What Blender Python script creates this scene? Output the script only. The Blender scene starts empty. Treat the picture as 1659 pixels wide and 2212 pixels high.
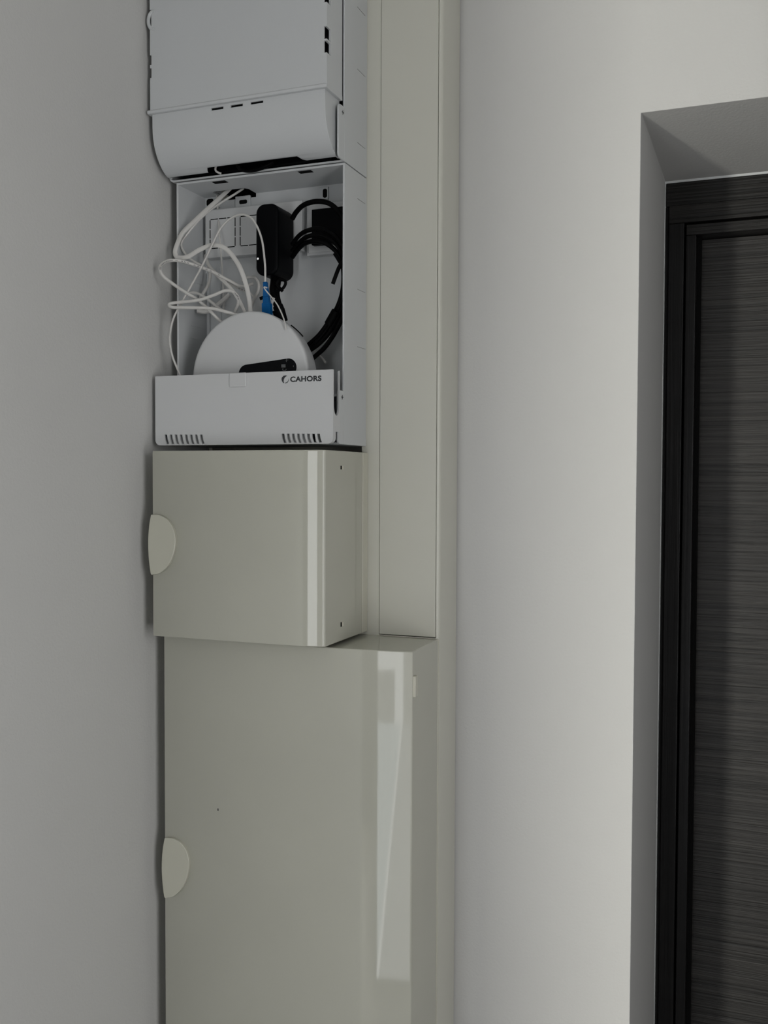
import bpy, bmesh, math, random
from mathutils import Vector, Matrix
random.seed(4)
C = bpy.context.scene.collection
SC = bpy.context.scene
H = 1.60            # height of the camera above the floor
R_ = math.radians

# ------------------------------------------------------------------ camera
FPX, YAW, PITCH, ROLL = 2130.14, R_(21.2336), R_(1.9718), R_(0.2144)
Fv = Vector((-math.sin(YAW)*math.cos(PITCH), math.cos(YAW)*math.cos(PITCH), -math.sin(PITCH)))
R0 = Vector((math.cos(YAW), math.sin(YAW), 0)); U0 = R0.cross(Fv)
Rv = R0*math.cos(ROLL)+U0*math.sin(ROLL); Uv = -R0*math.sin(ROLL)+U0*math.cos(ROLL)
cd = bpy.data.cameras.new('camera'); cam = bpy.data.objects.new('camera', cd); C.objects.link(cam)
m = Matrix((Rv, Uv, -Fv)).transposed().to_4x4(); m.translation = Vector((0, 0, H)); cam.matrix_world = m
cd.sensor_fit = 'VERTICAL'; cd.sensor_height = 24; cd.sensor_width = 18
cd.lens = 24*FPX/2212; cd.clip_start = 0.02
SC.camera = cam

# ------------------------------------------------------------------ light
w = bpy.data.worlds.new('world'); SC.world = w; w.use_nodes = True
bg = w.node_tree.nodes['Background']; bg.inputs[0].default_value = (0.93, 0.96, 1.0, 1); bg.inputs[1].default_value = 0.1
SC.view_settings.view_transform = 'Standard'; SC.view_settings.look = 'None'
SC.view_settings.exposure = -0.06; SC.view_settings.gamma = 1; SC.view_settings.use_curve_mapping = False
STRIP_A, STRIP_LOW, WIN_SKY, FILL_SIDE = 4.1, 3.0, 51.0, 5.6      # brightness of the sky window and the added glow panes

# ------------------------------------------------------------------ pixel rays to points on real planes
def ray(px, py): return Fv + Rv*((px-829.5)/FPX) - Uv*((py-1106)/FPX)
def P(px, py, Y):
    d = ray(px, py); t = Y/d.y; return Vector((d.x*t, Y, H+d.z*t))
def PX(px, py, X):
    d = ray(px, py); t = X/d.x; return Vector((X, d.y*t, H+d.z*t))
def PZ(px, py, Z):
    d = ray(px, py); t = (Z-H)/d.z; return Vector((d.x*t, d.y*t, Z))

# ------------------------------------------------------------------ materials
def mat(name, col, rough=0.5, noise=0.0, nscale=8, bump=0.0, bscale=300, spec=0.5, metal=0.0, emit=None):
    m = bpy.data.materials.new(name); m.use_nodes = True; nt = m.node_tree; b = nt.nodes['Principled BSDF']
    b.inputs['Base Color'].default_value = (*col, 1); b.inputs['Roughness'].default_value = rough
    b.inputs['Specular IOR Level'].default_value = spec; b.inputs['Metallic'].default_value = metal
    tc = nt.nodes.new('ShaderNodeTexCoord')
    if noise:
        n = nt.nodes.new('ShaderNodeTexNoise'); n.inputs['Scale'].default_value = nscale; n.inputs['Detail'].default_value = 4
        r = nt.nodes.new('ShaderNodeValToRGB'); r.color_ramp.elements[0].position = .35; r.color_ramp.elements[1].position = .65
        r.color_ramp.elements[0].color = (*[c*(1-noise) for c in col], 1); r.color_ramp.elements[1].color = (*[min(1, c*(1+noise)) for c in col], 1)
        nt.links.new(tc.outputs['Object'], n.inputs['Vector']); nt.links.new(n.outputs['Fac'], r.inputs['Fac']); nt.links.new(r.outputs['Color'], b.inputs['Base Color'])
    if bump:
        n = nt.nodes.new('ShaderNodeTexNoise'); n.inputs['Scale'].default_value = bscale; n.inputs['Detail'].default_value = 3
        bp = nt.nodes.new('ShaderNodeBump'); bp.inputs['Strength'].default_value = bump; bp.inputs['Distance'].default_value = 0.001
        nt.links.new(tc.outputs['Object'], n.inputs['Vector']); nt.links.new(n.outputs['Fac'], bp.inputs['Height']); nt.links.new(bp.outputs['Normal'], b.inputs['Normal'])
    if emit:
        b.inputs['Emission Color'].default_value = (*emit[0], 1); b.inputs['Emission Strength'].default_value = emit[1]
    return m
M = dict(
    wall=mat('painted_wall', (.524, .522, .510), .85, .015, 2.5, .35, 260),
    ceil=mat('painted_ceiling', (.75, .75, .74), .9, .01, 2, .2, 200),
    wall_dim=mat('low_bounce_wall', (.16, .16, .16), .85, .015, 2.5, .35, 260),  # unseen walls, darkened to cut bounced light
    floor=mat('floor_tiles', (.16, .15, .14), .45, .04, 3),
    white=mat('white_plastic', (.50, .514, .522), .42, .01, 5, .06, 900),
    white_gloss=mat('white_gloss_plastic', (.515, .522, .526), .32, .008, 5),
    cream=mat('cream_gloss_plastic', (.435, .432, .372), .045, .02, 7, .035, 22),
    cream_matt=mat('cream_matt_plastic', (.52, .51, .43), .32, .03, 6, .05, 700),
    cream_handle=mat('cream_handle_plastic', (.455, .45, .38), .28, .02, 7),
    trunk=mat('trunking_plastic', (.53, .525, .465), .35, .02, 4, .05, 700),
    black=mat('black_plastic', (.0012, .0014, .002), .45, spec=.06),
    rubber=mat('black_cable_rubber', (.001, .001, .0012), .5, spec=.06),
    dark=mat('dark_hole', (.004, .004, .004), .9, spec=.1),  # near black, mostly standing in for shade in slots and gaps
    disp=mat('dark_display_window', (.002, .0025, .004), .12, spec=.12),
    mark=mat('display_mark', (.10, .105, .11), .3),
    cable=mat('white_cable_jacket', (.52, .51, .49), .4, .03, 40),
    ink=mat('dark_ink', (.02, .022, .026), .6),
    blue=mat('blue_connector_plastic', (.002, .085, .26), .35, spec=.2),
    led=mat('white_indicator', (.8, .8, .8), .3, emit=((1, 1, 1), .35)),
    steel=mat('screw_steel', (.35, .35, .35), .35, metal=.8),
    seal=mat('white_sealant', (.72, .74, .74), .5),
    frame=mat('pane_frame_paint', (.75, .75, .74), .4),
)
# glowing panes: the sky one a window, the rest added for reflections and fill
M['pane'] = mat('reflection_glow', (.8, .8, .8), .3, emit=((.97, .99, 1.0), STRIP_A))
M['strip_low'] = mat('reflection_glow_low', (.8, .8, .8), .3, emit=((.86, .95, 1.0), STRIP_LOW))
M['pane_sky'] = mat('daylit_pane_sky', (.8, .8, .8), .3, emit=((1.0, .98, .89), WIN_SKY))
M['strip_right'] = mat('reflection_glow_right', (.8, .8, .8), .3, emit=((.93, .95, 1.0), STRIP_LOW*.6))
M['strip_dim'] = mat('reflection_glow_dim', (.8, .8, .8), .3, emit=((.97, .98, 1.0), STRIP_A*.25))
M['fill_side'] = mat('side_fill_glow', (.8, .8, .8), .3, emit=((1.0, 1.0, .995), FILL_SIDE))
# dark wenge laminate with the grain running across
def wood(name, vertical, c0, c1, rough, spec=.28):
    m = bpy.data.materials.new(name); m.use_nodes = True; nt = m.node_tree; b = nt.nodes['Principled BSDF']
    tc = nt.nodes.new('ShaderNodeTexCoord'); mp = nt.nodes.new('ShaderNodeMapping')
    mp.inputs['Scale'].default_value = (260, 60, 3) if vertical else (2.6, 60, 240)
    mp.inputs['Rotation'].default_value = (0, R_(0 if vertical else 1.2), 0)
    n = nt.nodes.new('ShaderNodeTexNoise'); n.inputs['Scale'].default_value = 1; n.inputs['Detail'].default_value = 6; n.inputs['Roughness'].default_value = .62; n.inputs['Distortion'].default_value = .5
    r = nt.nodes.new('ShaderNodeValToRGB'); r.color_ramp.elements[0].position = .33; r.color_ramp.elements[1].position = .70
    r.color_ramp.elements[0].color = (*c0, 1); r.color_ramp.elements[1].color = (*c1, 1)
    mp2 = nt.nodes.new('ShaderNodeMapping'); mp2.inputs['Scale'].default_value = (1.5, 1, 22)
    n2 = nt.nodes.new('ShaderNodeTexNoise'); n2.inputs['Scale'].default_value = 1; n2.inputs['Detail'].default_value = 3
    mx = nt.nodes.new('ShaderNodeMix'); mx.data_type = 'RGBA'; mx.blend_type = 'MULTIPLY'; mx.inputs[0].default_value = .55
    r2 = nt.nodes.new('ShaderNodeValToRGB'); r2.color_ramp.elements[0].position = .35; r2.color_ramp.elements[0].color = (.55, .55, .56, 1); r2.color_ramp.elements[1].position = .65
    bp = nt.nodes.new('ShaderNodeBump'); bp.inputs['Strength'].default_value = (.3 if vertical else .9); bp.inputs['Distance'].default_value = .0016
    L = nt.links.new
    L(tc.outputs['Object'], mp.inputs[0]); L(mp.outputs[0], n.inputs['Vector']); L(n.outputs['Fac'], r.inputs[0])
    L(tc.outputs['Object'], mp2.inputs[0]); L(mp2.outputs[0], n2.inputs['Vector']); L(n2.outputs['Fac'], r2.inputs[0])
    L(r.outputs[0], mx.inputs[6]); L(r2.outputs[0], mx.inputs[7]); L(mx.outputs[2], b.inputs['Base Color'])
    L(n.outputs['Fac'], bp.inputs['Height']); L(bp.outputs[0], b.inputs['Normal'])
    b.inputs['Roughness'].default_value = rough; b.inputs['Specular IOR Level'].default_value = spec; return m
M['wood'] = wood('dark_grained_door', False, (.008, .0078, .0075), (.040, .037, .034), .34, .34)
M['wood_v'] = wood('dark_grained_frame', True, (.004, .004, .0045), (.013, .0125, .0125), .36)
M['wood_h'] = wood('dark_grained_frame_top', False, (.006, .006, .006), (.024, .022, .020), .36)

# ------------------------------------------------------------------ mesh helpers
ROOT = {}
def thing(name, label, cat, loc, group=None):
    o = bpy.data.objects.new(name, None); o.empty_display_size = .05; C.objects.link(o); o.location = loc
    ROOT[o.name] = Vector(loc); o['label'] = label; o['category'] = cat
    if group: o['group'] = group
    return o
def mk(name, bm, material, parent=None, bevel=0.0, seg=2, label=None, smooth=True, angle=35):
    off = ROOT.get(parent.name, Vector((0, 0, 0))) if parent else Vector((0, 0, 0))
    if not parent:   # a thing of one mesh: origin at the base
        lo = [min(v.co[i] for v in bm.verts) for i in range(3)]; hi = [max(v.co[i] for v in bm.verts) for i in range(3)]
        off = Vector(((lo[0]+hi[0])/2, (lo[1]+hi[1])/2, lo[2]))
    for v in bm.verts: v.co -= off
    bmesh.ops.recalc_face_normals(bm, faces=bm.faces)
    me = bpy.data.meshes.new(name); bm.to_mesh(me); bm.free(); me.materials.append(material)
    o = bpy.data.objects.new(name, me); C.objects.link(o)
    if parent: o.parent = parent
    else: o.location = off
    ROOT[o.name] = off
    if smooth:
        for p in me.polygons: p.use_smooth = True
        if not bevel: me.set_sharp_from_angle(angle=R_(angle))
    if bevel:
        b = o.modifiers.new('edge_round', 'BEVEL'); b.width = bevel; b.segments = seg; b.limit_method = 'ANGLE'; b.angle_limit = R_(angle); b.harden_normals = True; b.use_clamp_overlap = True
    if label: o['label'] = label
    return o
def structure(o): o['kind'] = 'structure'; return o
def tag(o, label, cat, group=None):
    o['label'] = label; o['category'] = cat
    if group: o['group'] = group
    return o
def B(): return bmesh.new()
def abox(bm, x0, x1, y0, y1, z0, z1):
    v = [bm.verts.new(p) for p in ((x0,y0,z0),(x1,y0,z0),(x1,y1,z0),(x0,y1,z0),(x0,y0,z1),(x1,y0,z1),(x1,y1,z1),(x0,y1,z1))]
    for f in ((0,3,2,1),(4,5,6,7),(0,1,5,4),(1,2,6,5),(2,3,7,6),(3,0,4,7)): bm.faces.new([v[i] for i in f])
    return bm
def prism(bm, pts, axis, a, b):
    def q(p, t): return {'y': (p[0], t, p[1]), 'x': (t, p[0], p[1]), 'z': (p[0], p[1], t)}[axis]
    A = [bm.verts.new(q(p, a)) for p in pts]; D = [bm.verts.new(q(p, b)) for p in pts]; n = len(pts)
    bm.faces.new(A[::-1]); bm.faces.new(D)
    for i in range(n): bm.faces.new((A[i], A[(i+1) % n], D[(i+1) % n], D[i]))
    return bm
def rrect(u0, u1, v0, v1, r, n=6, corners=(1, 1, 1, 1)):   # bl, br, tr, tl
    out = []
    for k, (cu, cv, a0) in enumerate(((u0, v0, 180), (u1, v0, 270), (u1, v1, 0), (u0, v1, 90))):
        if not corners[k] or r <= 0: out.append((cu, cv)); continue
        su = 1 if cu == u0 else -1; sv = 1 if cv == v0 else -1
        for i in range(n+1):
            a = R_(a0+90*i/n); out.append((cu+su*r+r*math.cos(a), cv+sv*r+r*math.sin(a)))
    return out
def cut(o, cutter):
    off = ROOT[o.name]
    for v in cutter.verts: v.co -= off
    bmesh.ops.recalc_face_normals(cutter, faces=cutter.faces)
    me = bpy.data.meshes.new('c'); cutter.to_mesh(me); cutter.free(); t = bpy.data.objects.new('c', me); C.objects.link(t)
    if o.parent: t.parent = o.parent
    else: t.location = o.location
    mods = [(mm.width, mm.segments, mm.angle_limit) for mm in o.modifiers]; o.modifiers.clear()
    b = o.modifiers.new('b', 'BOOLEAN'); b.operation = 'DIFFERENCE'; b.object = t; b.solver = 'EXACT'; b.use_self = True
    bpy.context.view_layer.update()
    nm = bpy.data.meshes.new_from_object(o.evaluated_get(bpy.context.evaluated_depsgraph_get()))
    o.modifiers.clear(); old = o.data; mt = old.materials[0]; o.data = nm; nm.name = o.name
    nm.materials.clear(); nm.materials.append(mt)
    bpy.data.objects.remove(t); bpy.data.meshes.remove(me); bpy.data.meshes.remove(old)
    for p in nm.polygons: p.use_smooth = True; p.material_index = 0
    if mods:
        wd, sg, al = mods[0]; bb = o.modifiers.new('edge_round', 'BEVEL'); bb.width = wd; bb.segments = sg; bb.limit_method = 'ANGLE'; bb.angle_limit = al; bb.harden_normals = True
    else: nm.set_sharp_from_angle(angle=R_(35))
def spline(pts, n=9):
    out = []; Q = [pts[0]]+list(pts)+[pts[-1]]
    for i in range(1, len(Q)-2):
        p0, p1, p2, p3 = Q[i-1], Q[i], Q[i+1], Q[i+2]
        for k in range(n):
            t = k/n
            out.append(.5*((2*p1)+(p2-p0)*t+(2*p0-5*p1+4*p2-p3)*t*t+(3*p1-p0-3*p2+p3)*t**3))
    out.append(pts[-1]); return out
def tube(bm, pts, r, r2=None, sides=10, smooth=True, side_dir=None):
    """a tube of radius r; with r2 a flat one: r wide across the view, r2 thick"""
    pts = [Vector(p) for p in pts]
    if smooth: pts = spline(pts)
    rings = []; n = len(pts); prev = None
    for i, p in enumerate(pts):
        t = (pts[min(i+1, n-1)]-pts[max(i-1, 0)]).normalized()
        if side_dir is not None: nrm = Vector(side_dir).cross(t)
        elif prev is None: nrm = t.cross(Vector((0, 1, 0)))
        else: nrm = prev-t*prev.dot(t)
        if nrm.length < 1e-5: nrm = t.cross(Vector((1, 0, 0)))
        nrm.normalize(); prev = nrm; bn = t.cross(nrm)
        rad = r[i*len(r)//n] if isinstance(r, (list, tuple)) else r
        rings.append([bm.verts.new(p+nrm*rad*math.cos(2*math.pi*k/sides)+bn*(r2 or rad)*math.sin(2*math.pi*k/sides)) for k in range(sides)])
    for a, b in zip(rings, rings[1:]):
        for k in range(sides): bm.faces.new((a[k], a[(k+1) % sides], b[(k+1) % sides], b[k]))
    bm.faces.new(rings[0][::-1]); bm.faces.new(rings[-1]); return bm
def lathe(bm, prof, centre, axis='y', seg=96):
    """prof: (radius, offset along the axis) closed at both ends by radius 0"""
    rings = []
    for r, t in prof:
        def pos(k):
            a = 2*math.pi*k/seg
            return Vector(centre)+(Vector((r*math.cos(a), t, r*math.sin(a))) if axis == 'y' else Vector((t, r*math.cos(a), r*math.sin(a))))
        rings.append([bm.verts.new(pos(0))] if r == 0 else [bm.verts.new(pos(k)) for k in range(seg)])
    for a, b in zip(rings, rings[1:]):
        for k in range(seg):
            k2 = (k+1) % seg
            if len(a) == 1: bm.faces.new((a[0], b[k2], b[k]))
            elif len(b) == 1: bm.faces.new((a[k], a[k2], b[0]))
            else: bm.faces.new((a[k], a[k2], b[k2], b[k]))
    return bm

# ------------------------------------------------------------------ the fitted places of things (metres, camera at x=y=0)
XW = -0.776                 # left wall
YW = 1.318                  # wall with the door
YT = 1.240                  # front of the trunking
XR = -0.5083                # right side of the white boxes
XJ, YJ, ZJ = -0.1591, 1.6373, 0.471+H   # door recess: jamb, depth, soffit
Z2T, Z2B = 0.4015+H, 0.043+H
Z3T, Z3B = 0.0344+H, -0.2090+H
Z4T = -0.2128+H; X4R = -0.4025; X4L = -0.7535

# ------------------------------------------------------------------ room shell
structure(mk('floor', abox(B(), -2.05, 1.1, -2.4, 1.9, -.1, 0), M['floor'], smooth=False))
structure(mk('ceiling', abox(B(), -2.05, 1.1, -2.4, 1.9, 2.6, 2.7), M['ceil'], smooth=False))
structure(mk('wall_left', abox(B(), XW-.1, XW, -.45, 1.9, 0, 2.6), M['wall'], smooth=False))
structure(mk('wall_far', abox(B(), -2.05, -1.95, -2.4, 1.9, 0, 2.6), M['wall_dim'], smooth=False))
# unseen glowing strip added behind the viewer for reflections; a passage leads on to a bright window at its end
WX0, WX1, WY = -.665, -.31, -.72
FX0, FX1, FY = -1.39, -1.18, -2.22
wre = mk('wall_rear', abox(B(), -.69, 1.1, -.77, -.70, 0, 2.6), M['wall_dim'], smooth=False); structure(wre)
cut(wre, abox(B(), WX0, WX1, -.9, -.6, .02, 2.0))
structure(mk('wall_passage', abox(B(), -.66, -.60, -2.3, -.77, 0, 2.6), M['wall_dim'], smooth=False))
wen = mk('wall_end', abox(B(), -2.05, -.60, -2.4, -2.2, 0, 2.6), M['wall_dim'], smooth=False); structure(wen)
cut(wen, abox(B(), FX0, FX1, -2.5, -2.1, .1, 2.0))
SY0, SY1, SZ0, SZ1 = -.45, .25, .45, 2.25      # opening for the side fill light added in the right wall
wr = mk('wall_right', abox(B(), .95, 1.10, -.70, YW, 0, 2.6), M['wall_dim'], smooth=False); structure(wr)
cut(wr, abox(B(), .9, 1.2, SY0, SY1, SZ0, SZ1))
w2 = bpy.data.objects.new('side_fill', None); C.objects.link(w2); w2.location = (1.0, (SY0+SY1)/2, SZ0); ROOT['side_fill'] = Vector(w2.location); structure(w2)
bm = B(); e_ = .03
for y0, y1, z0, z1 in ((SY0, SY0+e_, SZ0, SZ1), (SY1-e_, SY1, SZ0, SZ1), (SY0+e_, SY1-e_, SZ0, SZ0+e_), (SY0+e_, SY1-e_, SZ1-e_, SZ1)): abox(bm, .955, 1.0, y0, y1, z0, z1)
mk('pane_frame', bm, M['frame'], w2, bevel=.002)
mk('glow_pane', abox(B(), .975, .983, SY0+e_, SY1-e_, SZ0+e_, SZ1-e_), M['fill_side'], w2)  # unseen pane added to light the box sides and left wall
DR = XJ+.93
bm = B()
prism(bm, [(XW, 0), (XJ, 0), (XJ, ZJ), (DR, ZJ), (DR, 0), (1.1, 0), (1.1, 2.6), (XW, 2.6)], 'y', YW, YJ+.12)
structure(mk('wall_back', bm, M['wall'], bevel=.0012, seg=2))

# ------------------------------------------------------------------ door in its recess
door = bpy.data.objects.new('door_1', None); C.objects.link(door); door.location = ((XJ+DR)/2, YJ, 0); ROOT['door_1'] = Vector(door.location); structure(door)
def band(bm, x0, z0, wx, wz, ya, yb):   # a moulding step running up the jamb and across the head
    zt = z0; xr = DR-(x0-XJ)
    prism(bm, [(x0, 0), (x0+wx, 0), (x0+wx, zt-wz), (xr-wx, zt-wz), (xr-wx, 0), (xr, 0), (xr, zt), (x0, zt)], 'y', ya, yb)
def zat(px, py, Y): return P(px, py, Y).z
def xat(px, py, Y): return P(px, py, Y).x
def head(bm, x0, x1, z1, z0, ya, yb): abox(bm, x0, x1, ya, yb, z0, z1)
YD = YJ+.022                # door leaf plane
# z levels of the head read at the left corner
zA = ZJ-.003; zB_ = zat(1500, 441, YJ-.006); zC_ = zat(1500, 484, YJ-.012); zD_ = zat(1504, 506, YJ-.014)
xA = XJ+.002; xB = xat(1445, 520, YJ-.004); xC = xat(1482, 520, YJ-.012); xD = xat(1504, 520, YJ-.014)
bt = B(); bs = B()
def step(x0, z1, x1, z0, ya, yb):
    head(bt, x0, DR-(x0-XJ), z1, z0, ya, yb)
    abox(bs, x0, x1, ya, yb, 0, z0); abox(bs, DR-(x1-XJ), DR-(x0-XJ), ya, yb, 0, z0)
step(xA, zA, xB, zB_, YJ-.004, YJ+.10)
step(xB, zB_, xC-.003, zC_+.004, YJ-.010, YJ+.10)
step(xC-.003, zC_+.004, xC, zC_, YJ+.006, YJ+.10)
step(xC, zC_, xD, zD_, YJ-.012, YJ+.10)
fr = mk('door_frame', bs, M['wood_v'], door, bevel=.0016, seg=2)
mk('door_frame_head', bt, M['wood_h'], door, bevel=.0016, seg=2)
bl = abox(B(), xD+.001, DR-(xD-XJ)-.001, YD, YD+.045, .008, zD_-.001)
mk('shaded_door_seal', abox(B(), xD-.001, xD+.0065, YJ+.004, YD+.002, 0, zD_), M['dark'], door, bevel=.0015)  # rebate seal made black for the shade in the leaf gap
leaf = mk('door_leaf', bl, M['wood'], door, bevel=.001)
bm = B(); xk = DR-(xD-XJ)-.06
tube(bm, [(xk, YD+.001, 1.04), (xk, YD-.045, 1.04)], .009, smooth=False); tube(bm, [(xk+.005, YD-.045, 1.04), (xk-.11, YD-.045, 1.04)], .009, smooth=False)
mk('door_handle', bm, M['steel'], door)
bm = B()
prism(bm, [(YJ-.005, ZJ), (YJ, ZJ-.0042), (YJ+.003, ZJ-.0042), (YJ+.003, ZJ)], 'x', XJ+.0002, DR-.0002)
prism(bm, [(XJ, YJ-.001), (XJ+.0022, YJ-.001), (XJ+.0022, YJ+.002), (XJ, YJ+.002)], 'z', 0, ZJ-.001)
mk('sealant_bead', bm, M['seal'], door, label='thin white sealant line along the recess edge')

# ------------------------------------------------------------------ behind the viewer: glow strip shaped for the cabinet reflections, and the far window
win = bpy.data.objects.new('reflection_strip', None); C.objects.link(win); win.location = ((WX0+WX1)/2, WY, 0); ROOT['reflection_strip'] = Vector(win.location); structure(win)
def pane(pts, m, par=win, y=WY): return mk('glow_pane', prism(B(), pts, 'y', y-.004, y+.004), M[m], par, smooth=False)
def wx(px, z0=0): return WX0+(WX1-WX0)*(px-812)/73          # across the strip
ZM, ZD = .835, 1.0
pane([(WX0, ZD), (wx(865), ZD), (wx(865), 2.0), (WX0, 2.0)], 'pane')
pane([(wx(848), ZM), (wx(865), ZM), (wx(865), ZD), (wx(848), ZD)], 'pane')
pane([(WX0, ZM), (wx(848), ZM), (wx(848), ZD), (WX0, ZD)], 'strip_dim')
pane([(wx(865), ZM), (WX1, ZM), (WX1, 1.06), (wx(865), 1.06)], 'strip_dim')
pane([(WX0, .02), (wx(811), .02), (wx(860), ZM), (WX0, ZM)], 'strip_low')
pane([(wx(811), .02), (wx(816), .02), (wx(864), ZM), (wx(860), ZM)], 'pane')
pane([(wx(816), .02), (WX1, .02), (WX1, ZM), (wx(864), ZM)], 'strip_right')
bm = B(); abox(bm, wx(866), WX1, WY-.015, WY+.012, 1.06, 2.0)
mk('pane_frame', bm, M['frame'], win, bevel=.002)
wf = bpy.data.objects.new('window_3', None); C.objects.link(wf); wf.location = ((FX0+FX1)/2, FY, .1); ROOT['window_3'] = Vector(wf.location); structure(wf)
pane([(FX0, .1), (FX1, .1), (FX1, 2.0), (FX0, 2.0)], 'pane_sky', wf, FY)

# ------------------------------------------------------------------ trunking column behind the boxes
t = thing('cable_trunking', 'tall cream plastic trunking column running up the wall behind the boxes', 'trunking', ((X4L+X4R)/2, YW-.04, 0))
XL0, XL1 = xat(819.8, 1372, YT), xat(943.5, 900, YT)-.0003
outline = [(X4L, YW-.0022), (X4L, YT)]+[(X4R-.006+.006*math.sin(R_(a)), YT+.006-.006*math.cos(R_(a))) for a in range(0, 91, 15)]+[(X4R, YW-.0022)]
body = mk('trunking_body', prism(B(), outline, 'z', .0, 2.6), M['trunk'], t, bevel=.0006, seg=2, angle=50)
c = B(); abox(c, XL0-.0006, XL1+.0006, YT-.01, YT+.004, Z4T+.0005, 2.61); cut(body, c)
c = B(); abox(c, -.748, XR-.006, YT-.01, YW-.012, Z3T-.02, Z2B+.01); cut(body, c)
c = B(); abox(c, xat(840, 1375, YT), XL1-.001, YT-.01, YT+.03, Z4T+.0004, Z4T+.0020); cut(body, c)
mk('trunking_cover', abox(B(), XL0, XL1, YT-.0012, YT+.0035, Z4T+.0016, 2.595), M['trunk'], t, bevel=.0005)

# ------------------------------------------------------------------ the two cream cabinets
def cabinet(name, label, x0, x1, yf, ybase, z0, z1, s0, k, hy, lip=.0006):
    t = thing(name, label, 'cabinet', ((x0+x1)/2, (yf+YT)/2, z0), 'cream electrical cabinets')
    mk('back_box', abox(B(), x0+.0005, x1+lip, ybase, YT, z0+.0003, z1-.0003), M['cream_matt'], t, bevel=.0012)
    pr = [(x0, ybase-.0006), (x0, yf+.0015), (x0+.0015, yf)]
    n = 14; xs = x1-s0
    for i in range(n+1):
        s = (s0-.002)*i/n; pr.append((xs+s, yf+k*s*s))
    sl = 2*k*(s0-.002); ye = yf+k*(s0-.002)**2; a0 = math.atan(sl)
    for i in range(1, 7):
        a = a0+(math.pi/2-a0)*i/6; r = .0021
        pr.append((x1-r+r*math.sin(a), ye+r*math.cos(a0)-r*math.cos(a)))
    pr.append((x1, ybase-.0006))
    d = mk('door', prism(B(), pr, 'z', z0, z1), M['cream'], t, bevel=.0016, seg=3, angle=50)
    return t, d
hp = [(326.2, 1111.5), (322.5, 1131), (320.3, 1154), (319.7, 1176), (320.6, 1200), (322.8, 1222), (325.8, 1240.3), (331, 1241), (342, 1239.5), (354, 1231.5), (365, 1218.5), (373.5, 1201), (378.2, 1181), (379.2, 1165), (376, 1147), (369.5, 1132.5), (359, 1120.5), (346, 1113.5), (335, 1111.5)]
def handle(d, yf, dx, dy):
    q = [P(x+dx, y+dy, yf-.004) for x, y in hp]; q = [(v.x, v.z) for v in q]
    n = len(q); sm = [Vector((a[0], 0, a[1])) for a in q]
    arc = spline(sm[7:]+[sm[0]], 4)[:-1]; pts = [(v.x, v.z) for v in spline(sm[0:8], 3)[:-1]]+[(v.x, v.z) for v in arc]
    return mk('door_handle', prism(B(), pts, 'y', yf-.0045, yf+.004), M['cream_handle'], d, bevel=.0016, seg=3, angle=50)
cab3, d3 = cabinet('electrical_cabinet', 'square cream cabinet with gloss door hanging under the open white box', -.7516, -.5058, 1.0945, 1.2225, Z3B, Z3T, .0545, 2.85, 0)
handle(d3, 1.0945, 0, 0)
for py in (1010, 1348):
    a = PX(736.8, py-4, -.5058); b = PX(741.4, py+4, -.5058)
    mk('hinge_slot', abox(B(), -.5062, -.5052, a.y, b.y, b.z, a.z), M['cream_matt'], cab3, bevel=.0003)
    mk('hinge_slot', abox(B(), -.5062, -.5050, a.y-.0016, a.y+.0006, b.z, a.z), M['dark'], cab3, label='dark edge of a small slot in the side')
cab4, d4 = cabinet('electrical_cabinet', 'tall cream cabinet at the bottom of the column with gloss door and edge reflection', X4L, X4R, 1.1225, 1.236, .62, Z4T, .1275, .77, 0, lip=.0)
handle(d4, 1.1225, 29.3, 698.5)
a = PX(892, 1461, X4R); b = PX(899.5, 1502, X4R)
mk('side_catch', abox(B(), X4R-.001, X4R+.0035, a.y, a.y+.009, b.z, a.z), M['cream_matt'], cab4, bevel=.0012, seg=3)
mk('chip_mark', abox(B(), xat(471, 1750, 1.1225)-.0008, xat(471, 1750, 1.1225)+.0008, 1.1223, 1.123, zat(471, 1753, 1.12), zat(471, 1748, 1.12)), M['ink'], d4, label='tiny dark speck on the gloss door')

# ------------------------------------------------------------------ white box at the top with its cover
WALLT = .0026
Z1B = Z2T+.0015; Z1T = 2.34
top = thing('wiring_enclosure', 'closed white wiring box at the top with a rounded flap along its bottom', 'enclosure', (-.638, 1.19, Z1B), 'white wiring boxes')
XL1_ = -.7700
bm = prism(B(), rrect(XL1_, XR, Z1B, Z1T, .007, corners=(1, 0, 0, 0)), 'y', 1.165, YT)
b1 = mk('back_box', bm, M['white'], top, bevel=.0007, angle=40)
cut(b1, prism(B(), rrect(XL1_+WALLT, XR-WALLT, Z1B+WALLT, Z1T-WALLT, .005, corners=(1, 0, 0, 0)), 'y', 1.15, YT-.003))
YC = 1.117; zl = zat(693, 181, YC); XCR = -.5115
cov = mk('front_cover', abox(B(), XL1_+.0025, XCR, YC, 1.1648, zl-.001, Z1T), M['white'], top, bevel=.003, seg=4)
c = abox(B(), XL1_+.0055, XCR-.003, YC+.003, 1.18, zl+.001, Z1T-.003); cut(cov, c)
c = B()
for y0, y1 in ((57, 82), (88, 112), (-22, 3)):
    p0 = P(699.5, y0, YC); p1 = P(708.5, y1, YC); abox(c, p0.x, p1.x+.0005, YC-.01, YC+.012, p1.z, p0.z)
cut(cov, c)
c = B()
for y0, y1 in ((20, 55), (118, 138), (146, 166)):
    p0 = P(332, y0, YC); p1 = P(338, y1, YC); abox(c, XL1_-.01, XL1_+.0048, YC-.01, YC+.02, p1.z, p0.z)
cut(cov, c)
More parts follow.
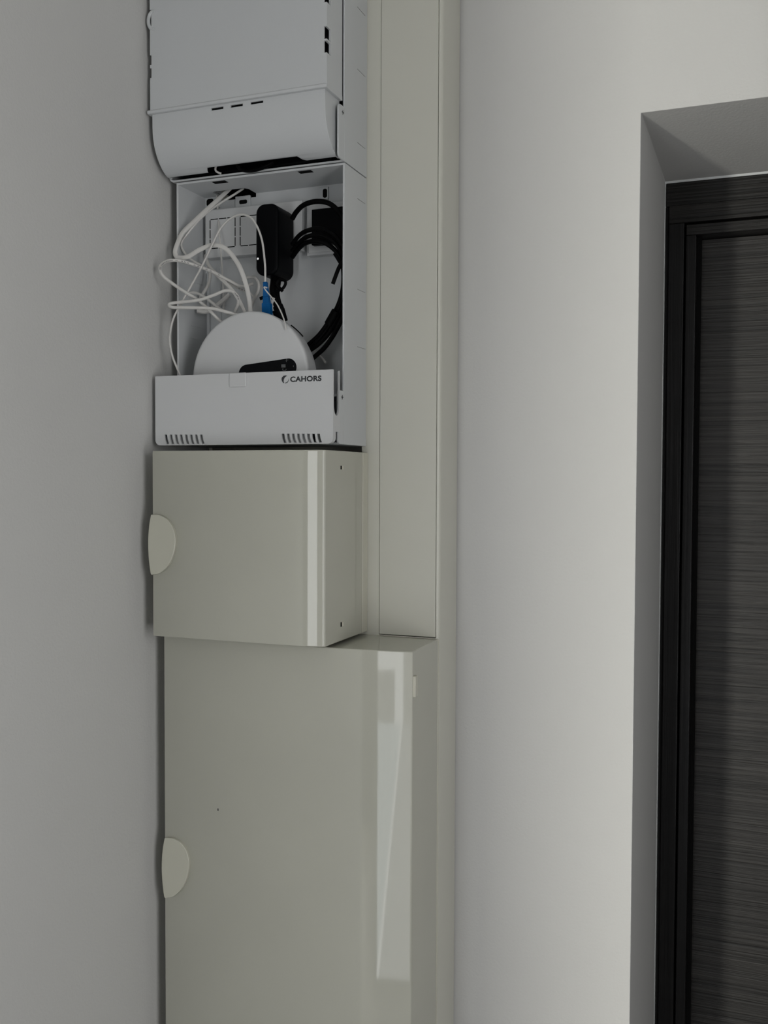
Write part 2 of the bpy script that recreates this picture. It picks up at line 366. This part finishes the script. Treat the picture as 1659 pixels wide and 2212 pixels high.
# lip under the cover, wraps round the right corner
bm = B(); zz = zl
prism(bm, [(YC-.0016, zz-.0005), (YC-.0022, zz-.0025), (YC-.0012, zz-.0050), (YC+.004, zz-.0056), (1.164, zz-.0056), (1.164, zz+.001), (YC+.004, zz+.001)], 'x', XL1_-.0012, XCR+.0008)
mk('cover_lip', bm, M['white'], top, bevel=.0018, seg=3, angle=30)
# curved flap
YF = 1.1195; zt = zz-.004; zb = zat(727, 341, 1.158)+.0008; hgt = zt-zb
prof = [(YF, zt), (YF+.0004, zt-.25*hgt)]
for i in range(1, 13):
    a = R_(90*i/12*.80); rr = .052
    prof.append((YF+.0004+rr*.95*(1-math.cos(a)), zt-.25*hgt-.75*hgt*math.sin(a)/math.sin(R_(72))))
outer = prof+[(1.1635, zb), (1.1635, zt)]
fx0, fx1 = XL1_+.004, -.5150
fl = mk('bottom_flap', prism(B(), outer, 'x', fx0, fx1), M['white'], top, bevel=.0012, seg=3, angle=40)
inner = [(y+.0024, z) for y, z in prof]; inner[0] = (inner[0][0], zt-.002)
cut(fl, prism(B(), inner+[(1.163+.01, zb-.003), (1.163+.01, zt-.002)], 'x', fx0+.0022, fx1-.0022))
yb_ = prof[-1][0]
n0 = P(449, 365, yb_).x; n1 = P(646, 345, yb_).x; zn = zat(640, 339, yb_-.004)
c = prism(B(), [(n0, zb-.02), (n1+.010, zb-.02), (n1+.010, zb), (n1+.005, zb+.001), (n1, zn), (n0+.003, zn), (n0, zn-.003)], 'y', 1.10, 1.18); cut(fl, c)
c = B()
for u0, u1, v0, v1 in ((456, 482, 219.5, 224), (498, 524, 213.5, 218), (541, 568, 207.5, 212)):
    p0 = P(u0, (v0+v1)/2+1, YF); p1 = P(u1, (v0+v1)/2+1, YF); zc = p0.z*.5+p1.z*.5
    abox(c, p0.x, p1.x, YF-.01, YF+.015, zt-.0072, zt-.0042)
cut(fl, c)
x0_ = P(452, 222, YF).x; x1_ = P(572, 212, YF).x
mk('slot_shade', abox(B(), x0_, x1_, YF+.0036, YF+.0046, zt-.0095, zt-.0025), M['dark'], fl, label='dark sheet standing in for the shade in the three slots')  # dark sheet put in for the shade inside the slots
def bracket(name, par, zlo, zhi, up):
    y0, y1, r = 1.1468, 1.1652, .006
    pts = rrect(y0, y1, zlo, zhi, r, corners=(1, 0, 0, 1)) 
    o = mk(name, prism(B(), pts, 'x', XR-WALLT, XR), M['white'], par, bevel=.0007, angle=50)
    zc = zhi-.0085; sc = mk('hinge_pin', lathe(B(), [(0, .0003), (.0036, .0003), (.0036, -.001), (0, -.001)], (XR, 1.1585, zc), 'x', 24), M['white_gloss'], o)
    bm = B(); abox(bm, XR+.0002, XR+.0006, 1.1556, 1.1614, zc-.0006, zc+.0006); abox(bm, XR+.0002, XR+.0006, 1.1579, 1.1591, zc-.0028, zc+.0028)
    mk('pin_cross', bm, M['ink'], o, label='dark cross cut in the hinge pin')
    return o
bracket('hinge_bracket', top, Z1B, zat(738, 226, 1.155), 1)
q = P(327.5, 45, 1.118)
bm = B(); tube(bm, [q+Vector((.0105*math.cos(R_(a))*.75+.003, 0, .0115*math.sin(R_(a)))) for a in range(80, 281, 20)], .0024, sides=10)
mk('hinge_loop', bm, M['white'], top)
def ticks(par, pys):
    for py in pys:
        a = PX(772, py, XR); b = PX(788.5, py+(19 if py < 330 else 9 if py < 560 else 5 if py < 700 else 3), XR); z = (a.z+b.z)/2
        mk('moulded_mark', abox(B(), XR-.0004, XR+.00035, a.y, min(b.y, YT-.002), z-.0003, z+.0003), M['steel'], par)
ticks(top, (15, 148, 305))
# cable loops, and a black block added to darken the gap under the flap
mod = mk('gap_shade_block', abox(B(), -.752, -.528, 1.1685, 1.205, Z1B+.004, Z1B+.105), M['black'], None, bevel=.004)
tag(mod, 'black block added inside the top white box to darken the gap', 'filler block')
bm = B(); cc = P(552, 353.5, 1.160)
tube(bm, [cc+Vector((.026*math.cos(R_(a)), 0.003*math.sin(R_(2*a)), 0.008*math.sin(R_(a)))) for a in range(150, 391, 20)], .0028)
tag(mk('black_cable', bm, M['rubber']), 'black cable loop sagging in the gap under the top flap', 'cable', 'black cables')
bm = B(); tube(bm, [P(474, 350, 1.160), P(466, 361, 1.160), P(467, 370, 1.162), P(478, 375, 1.1655)], .0014)
tag(mk('white_cable', bm, M['cable']), 'short white wire loop showing in the gap under the top flap', 'cable', 'white cables')

# ------------------------------------------------------------------ open white box
X2L = -.7585
opn = thing('communication_enclosure', 'open white wiring box full of cables above the square cream cabinet', 'enclosure', (-.633, 1.2, Z2B), 'white wiring boxes')
b2 = mk('back_box', abox(B(), X2L, XR, 1.165, YT, Z2B, Z2T), M['white'], opn, bevel=.0006)
cut(b2, abox(B(), X2L+.0030, XR-WALLT, 1.15, YT-.003, Z2B+.003, Z2T-.0030))
zc2 = Z2T-.0030
for u0, u1, v in ((460, 488, 388), (645, 673, 368.5)):
    p0 = P(u0, v, 1.172); p1 = P(u1, v, 1.172); mk('ceiling_slot_shade', abox(B(), p0.x, p1.x, 1.1690, 1.1785, zc2-.0003, zc2+.001), M['dark'], opn, label='dark insert standing in for the shade in a box ceiling slot')  # dark insert in place of the shade in an open slot
# cable entry: dark oval opening at the back of the box ceiling
p0 = P(470, 412, YT-.012); p1 = P(546, 406, YT-.012)
for bb_ in (b2, b1, body): cut(bb_, prism(B(), rrect(p0.x, p1.x, YT-.030, YT+.030, .008), 'z', Z2T-.0080, Z2T+.030))
bm = B()  # black tubes added to make the entry hole dark
for i in range(9):
    x = p0.x+.004+i*(p1.x-p0.x-.008)/8; tube(bm, [(x, YT+.020+.003*(i % 2), Z2T-.010), (x, YT+.020+.003*(i % 2), Z2T+.029)], .0042, smooth=False)
    tube(bm, [(x, YT-.008, Z2T+.014), (x, YT+.012, Z2T+.006)], .0035, smooth=False)
tag(mk('entry_shade_filler', bm, M['rubber']), 'black tubes added to darken the oval entry hole at the top of the open box', 'filler')
bracket('hinge_bracket', opn, Z2B, zat(738, 843, 1.155), 0)
ticks(opn, (430, 626, 750))
YB = YT-.003
def backslot(u0, u1, v0, v1, r):
    p0 = P(u0, v1, YB); p1 = P(u1, v0, YB)
    mk('fixing_slot_shade', prism(B(), rrect(p0.x, p1.x, p0.z, p1.z, r), 'y', YB-.0035, YB-.0005), M['dark'], opn, label='dark piece standing in for the shade in a fixing slot at the back')  # solid dark piece drawn for the shade in a hole
def raised(u0, u1, v0, v1, y, name='mounting_boss'):
    p0 = P(u0, v1, y); p1 = P(u1, v0, y)
    mk(name, abox(B(), p0.x, p1.x, y, YB+.001, p0.z, p1.z), M['white'], opn, bevel=.0008)
raised(443, 474, 422, 452, YB-.003); raised(508, 540, 421, 449, YB-.003); raised(688, 709, 402, 432, YB-.003)
backslot(449, 464, 430, 448, .0035); backslot(519.5, 536, 432, 442.5, .002); backslot(699.5, 708.5, 408.5, 429, .0027)
# ribs on the left inside wall
for py in (560, 607, 701, 728):
    a = PX(412, py, X2L+.003); b = PX(437, py+9, X2L+.003); z = (a.z+b.z)/2
    mk('moulded_mark', abox(B(), X2L+.002, X2L+.0036, a.y, min(b.y, YB), z-.0004, z+.0004), M['white'], opn)
raised(447, 452, 590, 760, YB-.004, 'back_rib'); raised(474, 477, 575, 700, YB-.002, 'back_rib')
# outlet plate with knock-out squares, on the back
YP = YT-.018
kx0 = xat(443, 500, YP); kx1 = xat(652, 490, YP); kz1 = (zat(551, 443, YP)+zat(466, 452, YP))/2; kz0 = (zat(456, 557, YP)+zat(549, 550, YP))/2
plate = thing('outlet_plate', 'white blank outlet plate with two dashed knock-out squares behind the cables', 'outlet plate', ((kx0+kx1)/2, YB, kz0))
mk('plate', abox(B(), kx0, kx1, YP, YB-.0002, kz0, kz1), M['white_gloss'], plate, bevel=.0012)
bm = B()
def dash(ax, az, bx, bz, wd=.0006):
    n = 3
    for i in range(n):
        t0, t1 = (i+.06)/n, (i+.94)/n
        x0, x1 = ax+(bx-ax)*t0, ax+(bx-ax)*t1; z0, z1 = az+(bz-az)*t0, az+(bz-az)*t1
        abox(bm, min(x0, x1)-(wd if az != bz else 0), max(x0, x1)+(wd if az != bz else 0), YP-.0003, YP+.0004, min(z0, z1)-(wd if az == bz else 0), max(z0, z1)+(wd if az == bz else 0))
zz0, zz1 = zat(480, 535, YP), zat(480, 472, YP)
for u0, u1 in ((454, 508), (519, 573)):
    x0, x1 = xat(u0, 500, YP), xat(u1, 500, YP)
    dash(x0, zz0, x1, zz0); dash(x0, zz1, x1, zz1); dash(x0, zz0, x0, zz1); dash(x1, zz0, x1, zz1)
mk('knockout_slots', bm, M['dark'], plate, label='dashed dark cut lines')
# socket surround with dark socket
sx0 = xat(662, 480, YP); sx1 = XR-WALLT-.0005; sz1 = zat(705, 437, YP); sz0 = zat(705, 549, YP)
sock = thing('wall_socket', 'white socket surround with a square black socket at the right side', 'socket', ((sx0+sx1)/2, YB, sz0))
bm = B(); abox(bm, sx0, sx1, YP+.001, YB-.0002, sz0, sz1)
mk('surround', bm, M['white_gloss'], sock, bevel=.001)
mk('surround_rim', abox(B(), xat(667, 480, YP), sx1, YP-.002, YP+.002, sz0+.003, sz1-.004), M['white_gloss'], sock, bevel=.001)
s0, s1 = P(677, 532, YP-.004), P(677, 455, YP-.004)
mk('socket_insert', prism(B(), rrect(s0.x, sx1, s0.z, s1.z, .001), 'y', YP-.010, YP-.001), M['black'], sock, bevel=.0008, label='black square socket')

# front tray of the open box
YTR = 1.125; tx0, tx1 = -.7668, -.5056
tz1 = (zat(345, 810, YTR)+zat(710, 801, YTR))/2; tz0 = (zat(440, 961, YTR)+zat(700, 959, YTR))/2
tr = mk('front_tray', prism(B(), rrect(tx0, tx1, tz0, tz1, .0075, corners=(1, 1, 0, 0)), 'y', YTR, 1.1455), M['white_gloss'], opn, bevel=.0022, seg=4, angle=50)
cut(tr, prism(B(), rrect(tx0+.0022, tx1-.0022, tz0+.0022, tz1+.01, .0055, corners=(1, 1, 0, 0)), 'y', YTR+.0022, 1.16))
za = zat(722, 898, 1.135); zk = zat(722, 806, 1.14)
c = B(); ys0, ys1 = YTR+.0022, 1.1438
pts = [(ys0, tz1+.01), (ys0, za+.018)]+[((ys0+ys1)/2-(ys1-ys0)/2*math.cos(R_(a)), za+.014-.014*math.sin(R_(a))) for a in range(10, 171, 16)]+[(ys1, za+.018), (ys1, tz1+.01)]
prism(c, pts, 'x', tx1-.0035, tx1+.003); cut(tr, c)
zs = zat(728, 933, 1.14); y0 = PX(725.5, 940, tx1).y
c = B(); prism(c, [(y0, zs), (y0, tz0+.004), (y0-.003, tz0-.005), (1.16, tz0-.005), (1.16, zs)], 'x', tx1-.02, tx1+.003); cut(tr, c)
c = B()
for s, u0, vtop in ((0, 357, 939), (1, 610, 937)):
    for i in range(8):
        u = u0+i*10.9; p0 = P(u, vtop, YTR); p1 = P(u+5.5, vtop+22, YTR)
        w_ = .0018; zt_ = p0.z; zb_ = tz0+.0016
        prism(c, [(p0.x-w_+.0006, zt_), (p0.x+w_+.0010, zt_), (p0.x+w_+.0020, (zt_+zb_)/2), (p0.x+w_+.0042, zb_), (p0.x-w_+.0036, zb_), (p0.x-w_+.0012, (zt_+zb_)/2)], 'y', YTR-.01, YTR+.004)
cut(tr, c)
a = P(496, 837, YTR); b = P(532, 805, YTR)
mk('clip_tab', abox(B(), a.x, b.x, YTR-.0016, YTR+.001, a.z, tz1+.0004), M['white_gloss'], tr, bevel=.0012, seg=3)
mk('vent_fill_plate', abox(B(), tx0+.004, tx1-.032, 1.1325, 1.1335, tz0+.0022, tz0+.022), M['white'], tr)  # white plate added to lighten the vent slots from behind
mk('notch_shade_plate', abox(B(), tx1-.0260, tx1-.0240, 1.1285, 1.1640, tz0+.0022, zk-.001), M['white'], tr, bevel=.0006)  # plate added behind the side notch to give it a shaded grey
mk('tray_ledge', abox(B(), -.745, XR-WALLT-.0006, 1.168, YB-.0004, tz1-.030, tz1-.0275), M['white'], opn, bevel=.0008)
# printed maker's name and emblem
fc = bpy.data.curves.new('lettering', 'FONT'); fc.body = 'CAHORS'; fc.size = 1; fc.offset = .036; fc.extrude = 0; fc.space_character = 1.04
fo = bpy.data.objects.new('lettering', fc); C.objects.link(fo); bpy.context.view_layer.update()
fm = bpy.data.meshes.new_from_object(fo.evaluated_get(bpy.context.evaluated_depsgraph_get())); bpy.data.objects.remove(fo)
bm = B(); bm.from_mesh(fm); bpy.data.meshes.remove(fm)
ux0 = min(v.co.x for v in bm.verts); ux1 = max(v.co.x for v in bm.verts); uy0 = min(v.co.y for v in bm.verts); uy1 = max(v.co.y for v in bm.verts)
q0 = P(627, 825, YTR); q1 = P(694.5, 812.5, YTR); zb0 = (q0.z+P(694.5, 823.5, YTR).z)/2; zh = P(660, 812.5, YTR).z-P(660, 824.5, YTR).z
for v in bm.verts:
    x, y = v.co.x, v.co.y
    v.co = Vector((q0.x+(x-ux0)/(ux1-ux0)*(q1.x-q0.x), YTR-.00015, zb0+(y-uy0)/(uy1-uy0)*zh))
geo = bmesh.ops.extrude_face_region(bm, geom=bm.faces[:])
for v in [g for g in geo['geom'] if isinstance(g, bmesh.types.BMVert)]: v.co.y += .0003
mk('lettering', bm, M['ink'], tr, smooth=False, label='dark printed maker lettering')
bm = B()
def emb(pts): prism(bm, [(P(590+u/7.9, 780+v/7.9, YTR).x, P(590+u/7.9, 780+v/7.9, YTR).z) for u, v in pts], 'y', YTR-.00015, YTR+.0002)
emb([(246, 252), (215, 244), (180, 250), (152, 275), (143, 305), (150, 340), (168, 370), (192, 380), (180, 350), (182, 318), (196, 285), (218, 262)])
emb([(262, 290), (262, 318), (250, 345), (228, 362), (196, 372), (212, 382), (240, 372), (258, 350), (268, 318)])
mk('emblem', bm, M['ink'], tr, smooth=False, label='dark printed crescent emblem')

# ------------------------------------------------------------------ router standing in the tray
cr = P(537, 816, 1.152); RR = .0865
cr.z = P(537, 671.5, 1.152).z-RR
rt = thing('router', 'round white router with a dark display window standing in the open box', 'router', (cr.x, 1.17, cr.z-RR))
bd = mk('router_body', lathe(B(), [(0, 0), (RR-.004, 0), (RR-.0018, .0005), (RR-.0004, .002), (RR, .0045), (RR-.0005, .010), (RR-.003, .030), (RR-.008, .044), (RR-.016, .048), (0, .048)], (cr.x, 1.152, cr.z)), M['white_gloss'], rt, angle=40)
a, b = P(533, 807, 1.152), P(623, 794, 1.152); r = .0118; ang = math.atan2(b.z-a.z, b.x-a.x)
pts = [(a.x+r*math.cos(ang+R_(t_)), a.z+r*math.sin(ang+R_(t_))) for t_ in range(90, 271, 12)]+[(b.x+r*math.cos(ang+R_(t_)), b.z+r*math.sin(ang+R_(t_))) for t_ in range(-90, 91, 12)]
ds = mk('display_window', prism(B(), pts, 'y', 1.1514, 1.1528), M['disp'], bd, label='dark slanted display window', bevel=.0003)
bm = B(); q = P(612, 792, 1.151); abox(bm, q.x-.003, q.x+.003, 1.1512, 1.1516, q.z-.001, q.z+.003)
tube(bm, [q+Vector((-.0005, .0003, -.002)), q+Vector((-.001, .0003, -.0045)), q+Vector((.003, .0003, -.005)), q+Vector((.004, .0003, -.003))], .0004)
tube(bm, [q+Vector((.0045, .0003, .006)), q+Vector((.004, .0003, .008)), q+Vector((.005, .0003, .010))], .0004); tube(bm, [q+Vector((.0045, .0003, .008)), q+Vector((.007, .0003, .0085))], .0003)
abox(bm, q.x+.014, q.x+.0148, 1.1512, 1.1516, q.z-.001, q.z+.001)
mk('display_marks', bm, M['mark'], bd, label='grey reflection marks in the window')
bm = B()
p = []
for i in range(7):
    aa = R_(52-14*i/6); rad = RR-.0006; yy = 1.1705+.006*i/6
    p.append(Vector((cr.x+rad*math.cos(aa), yy, cr.z+rad*math.sin(aa))))
tube(bm, p, .0008, sides=8)
mk('rim_slot', bm, M['dark'], bd, label='narrow dark slot in the rim')

# ------------------------------------------------------------------ power adapter
ya, yb = 1.172, YP-.0005
ax0 = xat(551.5, 520, ya); ax1 = xat(636, 520, yb)
az1 = zat(580, 438, ya)-.0005; az0 = zat(580, 594, ya)
ad = thing('power_adapter', 'black plug-in power adapter in the middle of the open box', 'adapter', ((ax0+ax1)/2, yb, az0))
ab = mk('adapter_body', prism(B(), rrect(ax0, ax1, az0, az1, .012, 8), 'y', ya, yb), M['black'], ad, bevel=.004, seg=4, angle=50)
q = P(556.3, 559, ya)
mk('indicator_light', lathe(B(), [(0, -.0006), (.0013, -.0006), (.0017, 0), (.0017, .002), (0, .002)], (q.x+.0006, ya+.0004, q.z), 'y', 20), M['led'], ab, label='small white indicator dot')

# ------------------------------------------------------------------ cables
def cpath(lst):   # crop pixels -> photo pixels -> points at a depth
    return [P(330+u/3.318, 340+v/3.318, Y) for u, v, Y in lst]
def cable(lst, r, label, mt='cable', group='white cables', name='white_cable', r2=None, ink=None):
    bm = B(); pts = cpath(lst)
    for q_ in pts:
        if q_.y > 1.166: q_.x = min(q_.x, XR-WALLT-r-.0006)
    tube(bm, pts, r, r2, side_dir=(0.35, -.93, 0) if r2 else None)
    o = mk(name, bm, M[mt]); tag(o, label, 'cable', group)
    if ink:
        sp = spline(pts); b2_ = B(); n = len(sp)
        for i in range(int(n*ink[0]), int(n*ink[1]), 2):
            if random.random() < .25: continue
            p = sp[i]; t_ = (sp[min(i+1, n-1)]-sp[i-1]).normalized(); v = (Vector((0, 0, H))-p).normalized()
            s = v.cross(t_).normalized(); c0 = p+v*(r+.00015)
            for dd in (-.0010, .0004):
                a_ = c0+t_*dd; vs = [b2_.verts.new(a_+t_*x+s*y) for x, y in ((0, -.0006), (.0006, -.0006), (.0008, .0008), (.0002, .0008))]
                b2_.faces.new(vs); b2_.faces.new([b2_.verts.new(vv.co-v*.0006) for vv in vs][::-1])
        pr_ = mk('printed_marks', b2_, M['ink'], o, smooth=False, label='dark printed marks on the jacket')
    return o
cable([(560, 215, 1.222), (530, 245, 1.215), (470, 300, 1.20), (380, 380, 1.185), (290, 465, 1.172), (215, 540, 1.162), (178, 615, 1.155), (160, 680, 1.153), (180, 718, 1.153), (250, 712, 1.155), (330, 665, 1.160), (420, 630, 1.165), (500, 640, 1.168), (560, 690, 1.170), (620, 780, 1.172), (665, 900, 1.176), (690, 1010, 1.180), (702, 1130, 1.184)],
      .0031, 'wide flat white cable looping left then arching down to the router', r2=.0012)
cable([(650, 222, 1.224), (590, 262, 1.217), (500, 318, 1.205), (420, 372, 1.192), (330, 450, 1.178), (250, 545, 1.170), (205, 620, 1.168), (230, 685, 1.170), (290, 742, 1.178), (340, 770, 1.182), (420, 822, 1.186), (520, 888, 1.190), (620, 940, 1.195), (700, 975, 1.200), (728, 1010, 1.205)],
      .0016, 'white cable from the entry hole bending back across to the right', ink=(.62, .9))
cable([(545, 225, 1.232), (465, 235, 1.230), (462, 300, 1.228), (470, 420, 1.226), (478, 560, 1.212), (490, 700, 1.210), (500, 850, 1.228), (510, 1000, 1.230), (505, 1110, 1.230)],
      .0014, 'thin white wire hanging straight down at the back left')
cable([(720, 905, 1.196), (640, 925, 1.190), (560, 890, 1.186), (430, 820, 1.176), (300, 772, 1.160), (200, 742, 1.146), (120, 740, 1.136), (66, 765, 1.128), (52, 800, 1.125), (75, 850, 1.127), (150, 910, 1.135), (240, 970, 1.143), (320, 1020, 1.150), (390, 1080, 1.156), (440, 1130, 1.162), (490, 1180, 1.170)],
      .0022, 'white cable with printed marks looping out over the left edge', ink=(.18, .55))
cable([(380, 700, 1.205), (385, 740, 1.196), (420, 800, 1.188), (490, 870, 1.183), (560, 940, 1.180), (610, 1010, 1.182), (650, 1085, 1.186), (672, 1130, 1.190)],
      .0026, 'white cable sloping down from the plate corner to the router', r2=.0016)
cable([(590, 1105, 1.176), (612, 1050, 1.170), (610, 1000, 1.165), (570, 960, 1.160), (510, 958, 1.155), (430, 990, 1.150), (330, 1022, 1.143), (200, 1038, 1.133), (135, 1046, 1.127), (118, 1060, 1.125), (150, 1075, 1.126), (280, 1077, 1.138), (420, 1083, 1.150), (520, 1105, 1.158), (620, 1135, 1.170)],
      .0022, 'white cable making the lowest long loop towards the left wall', ink=(.03, .2))
cable([(806, 900, 1.164), (806, 800, 1.163), (800, 720, 1.162), (784, 600, 1.160), (750, 500, 1.158), (700, 430, 1.158), (625, 410, 1.160), (545, 448, 1.163), (480, 520, 1.164), (425, 630, 1.160), (375, 735, 1.156), (310, 860, 1.150), (250, 965, 1.146), (195, 1065, 1.138), (150, 1150, 1.134), (126, 1250, 1.132), (124, 1330, 1.133), (140, 1420, 1.136), (170, 1500, 1.140), (212, 1600, 1.146)],
      .0014, 'thin white fibre lead arching over the adapter to the blue plug')
cable([(640, 885, 1.208), (680, 862, 1.206), (730, 862, 1.205), (760, 900, 1.204), (755, 960, 1.203), (725, 1020, 1.202), (700, 1090, 1.200)],
      .0021, 'short white cable hooking round behind the flat cable')
cable([(255, 1015, 1.190), (248, 995, 1.190), (262, 975, 1.190), (310, 972, 1.192), (370, 1000, 1.195), (430, 1045, 1.198), (480, 1085, 1.200), (540, 1120, 1.203)],
      .0020, 'white cable curling low against the left inside wall')
cable([(405, 790, 1.215), (410, 850, 1.214), (398, 910, 1.212), (365, 970, 1.208), (340, 1010, 1.205)], .0022, 'grey-white cable curving down beside the back corner')
cable([(545, 985, 1.222), (500, 1030, 1.216), (440, 1075, 1.208), (380, 1105, 1.204), (320, 1098, 1.200)], .0034, 'thick pale cable end lying low behind the loops')
cable([(820, 935, 1.150), (798, 930, 1.150), (812, 955, 1.150), (850, 1000, 1.150), (890, 1050, 1.149), (920, 1110, 1.148), (940, 1160, 1.1475), (950, 1200, 1.1475), (955, 1235, 1.149)], .0009, 'hair-thin white lead crossing in front of the black cables')
cable([(868, 1010, 1.172), (850, 1060, 1.178), (846, 1110, 1.184), (848, 1150, 1.188)], .0016, 'small white wire between the blue plug and black cables')
cable([(1165, 1390+0, 1.222), (1165+20, 1390+20, 1.220), (1215, 1440, 1.215), (1240, 1475, 1.212)], .0016, 'white cable tail dropping behind the right end of the tray')

# blue plug on the fibre
p = cpath([(808, 893, 1.164), (815, 1000, 1.168), (818, 1050, 1.172), (822, 1150, 1.180)])
fp = thing('fibre_connector', 'blue fibre plug standing behind the top of the router', 'connector', p[3])
ux = .0030
bm = B()
def taper(bm, a, b, wa, wb, da, db):
    va = [bm.verts.new(a+Vector((sx*wa, sy*da, 0))) for sx, sy in ((-1, -1), (1, -1), (1, 1), (-1, 1))]
    vb = [bm.verts.new(b+Vector((sx*wb, sy*db, 0))) for sx, sy in ((-1, -1), (1, -1), (1, 1), (-1, 1))]
    bm.faces.new(va[::-1]); bm.faces.new(vb)
    for i in range(4): bm.faces.new((va[i], va[(i+1) % 4], vb[(i+1) % 4], vb[i]))
taper(bm, p[0], p[1], .0023, .0040, .0022, .0032)
mk('strain_relief', bm, M['blue'], fp, bevel=.0006)
bm = B()
for i in range(5):
    q = p[0].lerp(p[1], .08+.1*i); abox(bm, q.x-.0027, q.x+.0027, q.y-.0029, q.y+.002, q.z-.0008, q.z+.0008)
mk('relief_rings', bm, M['blue'], fp, bevel=.0003)
bm = B(); taper(bm, p[1], p[2], .0042, .0048, .0032, .0034); taper(bm, p[2]+Vector((0, 0, .001)), p[3], .0060, .0064, .0042, .0042)
mk('plug_shell', bm, M['blue'], fp, bevel=.0008)

BG = 'black cables'
def bc(lst, r, label): return cable(lst, r, label, 'rubber', BG, 'black_cable')
bc([(1000, 440, 1.200), (1030, 390, 1.196), (1085, 340, 1.190), (1170, 316, 1.186), (1260, 328, 1.184), (1330, 385, 1.186), (1372, 455, 1.190), (1420, 580, 1.196), (1440, 700, 1.202), (1435, 860, 1.208), (1400, 1000, 1.210), (1360, 1100, 1.210)], .0034, 'highest black cable arching from the adapter to the right wall')
bc([(1000, 625, 1.200), (1040, 570, 1.194), (1090, 532, 1.188), (1160, 514, 1.184), (1240, 522, 1.182), (1320, 575, 1.184), (1375, 665, 1.188), (1400, 800, 1.196), (1398, 920, 1.202), (1370, 1050, 1.206), (1325, 1150, 1.206), (1270, 1250, 1.206), (1200, 1330, 1.206), (1120, 1390, 1.205), (1080, 1430, 1.203)], .0030, 'upper of the three close black cables beside the adapter')
bc([(1000, 670, 1.203), (1045, 615, 1.197), (1100, 572, 1.190), (1170, 556, 1.186), (1240, 568, 1.186), (1310, 618, 1.188), (1365, 705, 1.193), (1385, 830, 1.200), (1378, 940, 1.206), (1345, 1060, 1.210), (1295, 1160, 1.211), (1235, 1255, 1.210), (1160, 1340, 1.209), (1100, 1395, 1.207)], .0030, 'middle of the three close black cables beside the adapter')
bc([(1000, 715, 1.206), (1040, 660, 1.200), (1090, 618, 1.194), (1155, 600, 1.190), (1230, 612, 1.190), (1300, 660, 1.194), (1350, 735, 1.200), (1368, 850, 1.206), (1355, 980, 1.212), (1315, 1090, 1.216), (1260, 1180, 1.217), (1195, 1270, 1.216), (1120, 1340, 1.214), (1080, 1375, 1.212)], .0032, 'lowest of the three close black cables beside the adapter')
bc([(1420, 850, 1.205), (1408, 1000, 1.203), (1375, 1110, 1.202), (1335, 1200, 1.202), (1285, 1290, 1.202), (1225, 1370, 1.202), (1165, 1425, 1.202), (1110, 1475, 1.202)], .0032, 'outermost black cable of the bundle behind the router')
# sleeve, twist ties
bm = B(); p = cpath([(1325, 1105, 1.208), (1268, 1205, 1.209)]); tube(bm, p, .0080, .0085, smooth=False, sides=14)
tag(mk('cable_tie', bm, M['rubber'], bevel=.0008), 'black band wrapped round the cable bundle above the router', 'cable tie', 'black cable ties')
def strip(lst, wd, label):
    bm = B(); tube(bm, cpath(lst), wd, .0005, side_dir=(.35, -.93, 0), sides=8, smooth=len(lst) > 2)
    return tag(mk('cable_tie', bm, M['rubber']), label, 'cable tie', 'black cable ties')
bm = B()
tube(bm, cpath([(1302, 686, 1.178), (1335, 740, 1.178), (1372, 800, 1.182)]), .0024, .0005, side_dir=(.35, -.93, 0), sides=8)
tube(bm, cpath([(1360, 745, 1.177), (1330, 800, 1.177), (1290, 908, 1.177)]), .0026, .0005, side_dir=(.35, -.93, 0), sides=8)
tag(mk('cable_tie', bm, M['rubber']), 'black twist tie with crossed ends by the right side of the open box', 'cable tie', 'black cable ties')
# cords below the adapter
bc([(872, 845, 1.195), (868, 900, 1.192), (862, 960, 1.190), (885, 1040, 1.190), (905, 1110, 1.192), (925, 1200, 1.196)], .0050, 'thick black cord from the foot of the adapter down to the router')
bc([(905, 845, 1.200), (895, 910, 1.197), (888, 980, 1.195), (905, 1060, 1.196), (925, 1140, 1.200)], .0042, 'second black cord just right of the thick one under the adapter')
bm = B(); tube(bm, cpath([(895, 1062, 1.185), (915, 1110, 1.186)]), .0075, .006, smooth=False); tube(bm, cpath([(900, 1090, 1.185), (925, 1180, 1.190)]), .0092, .007, smooth=False)
tag(mk('power_plug', bm, M['black'], bevel=.0008), 'black barrel plug going down behind the router', 'plug')
bm = B(); tube(bm, cpath([(880, 960, 1.180), (925, 945, 1.179), (948, 915, 1.179), (950, 890, 1.179), (930, 876, 1.179), (905, 880, 1.180), (892, 905, 1.180), (905, 930, 1.180), (932, 960, 1.181)]), .0020, .0009, side_dir=(.35, -.93, 0), sides=8)
tube(bm, cpath([(768, 1014, 1.186), (800, 1000, 1.186), (850, 985, 1.184)]), .0022, .0006, side_dir=(.35, -.93, 0), sides=8)
tag(mk('cable_tie', bm, M['rubber']), 'black twist tie knotted in a small ring under the adapter', 'cable tie', 'black cable ties')
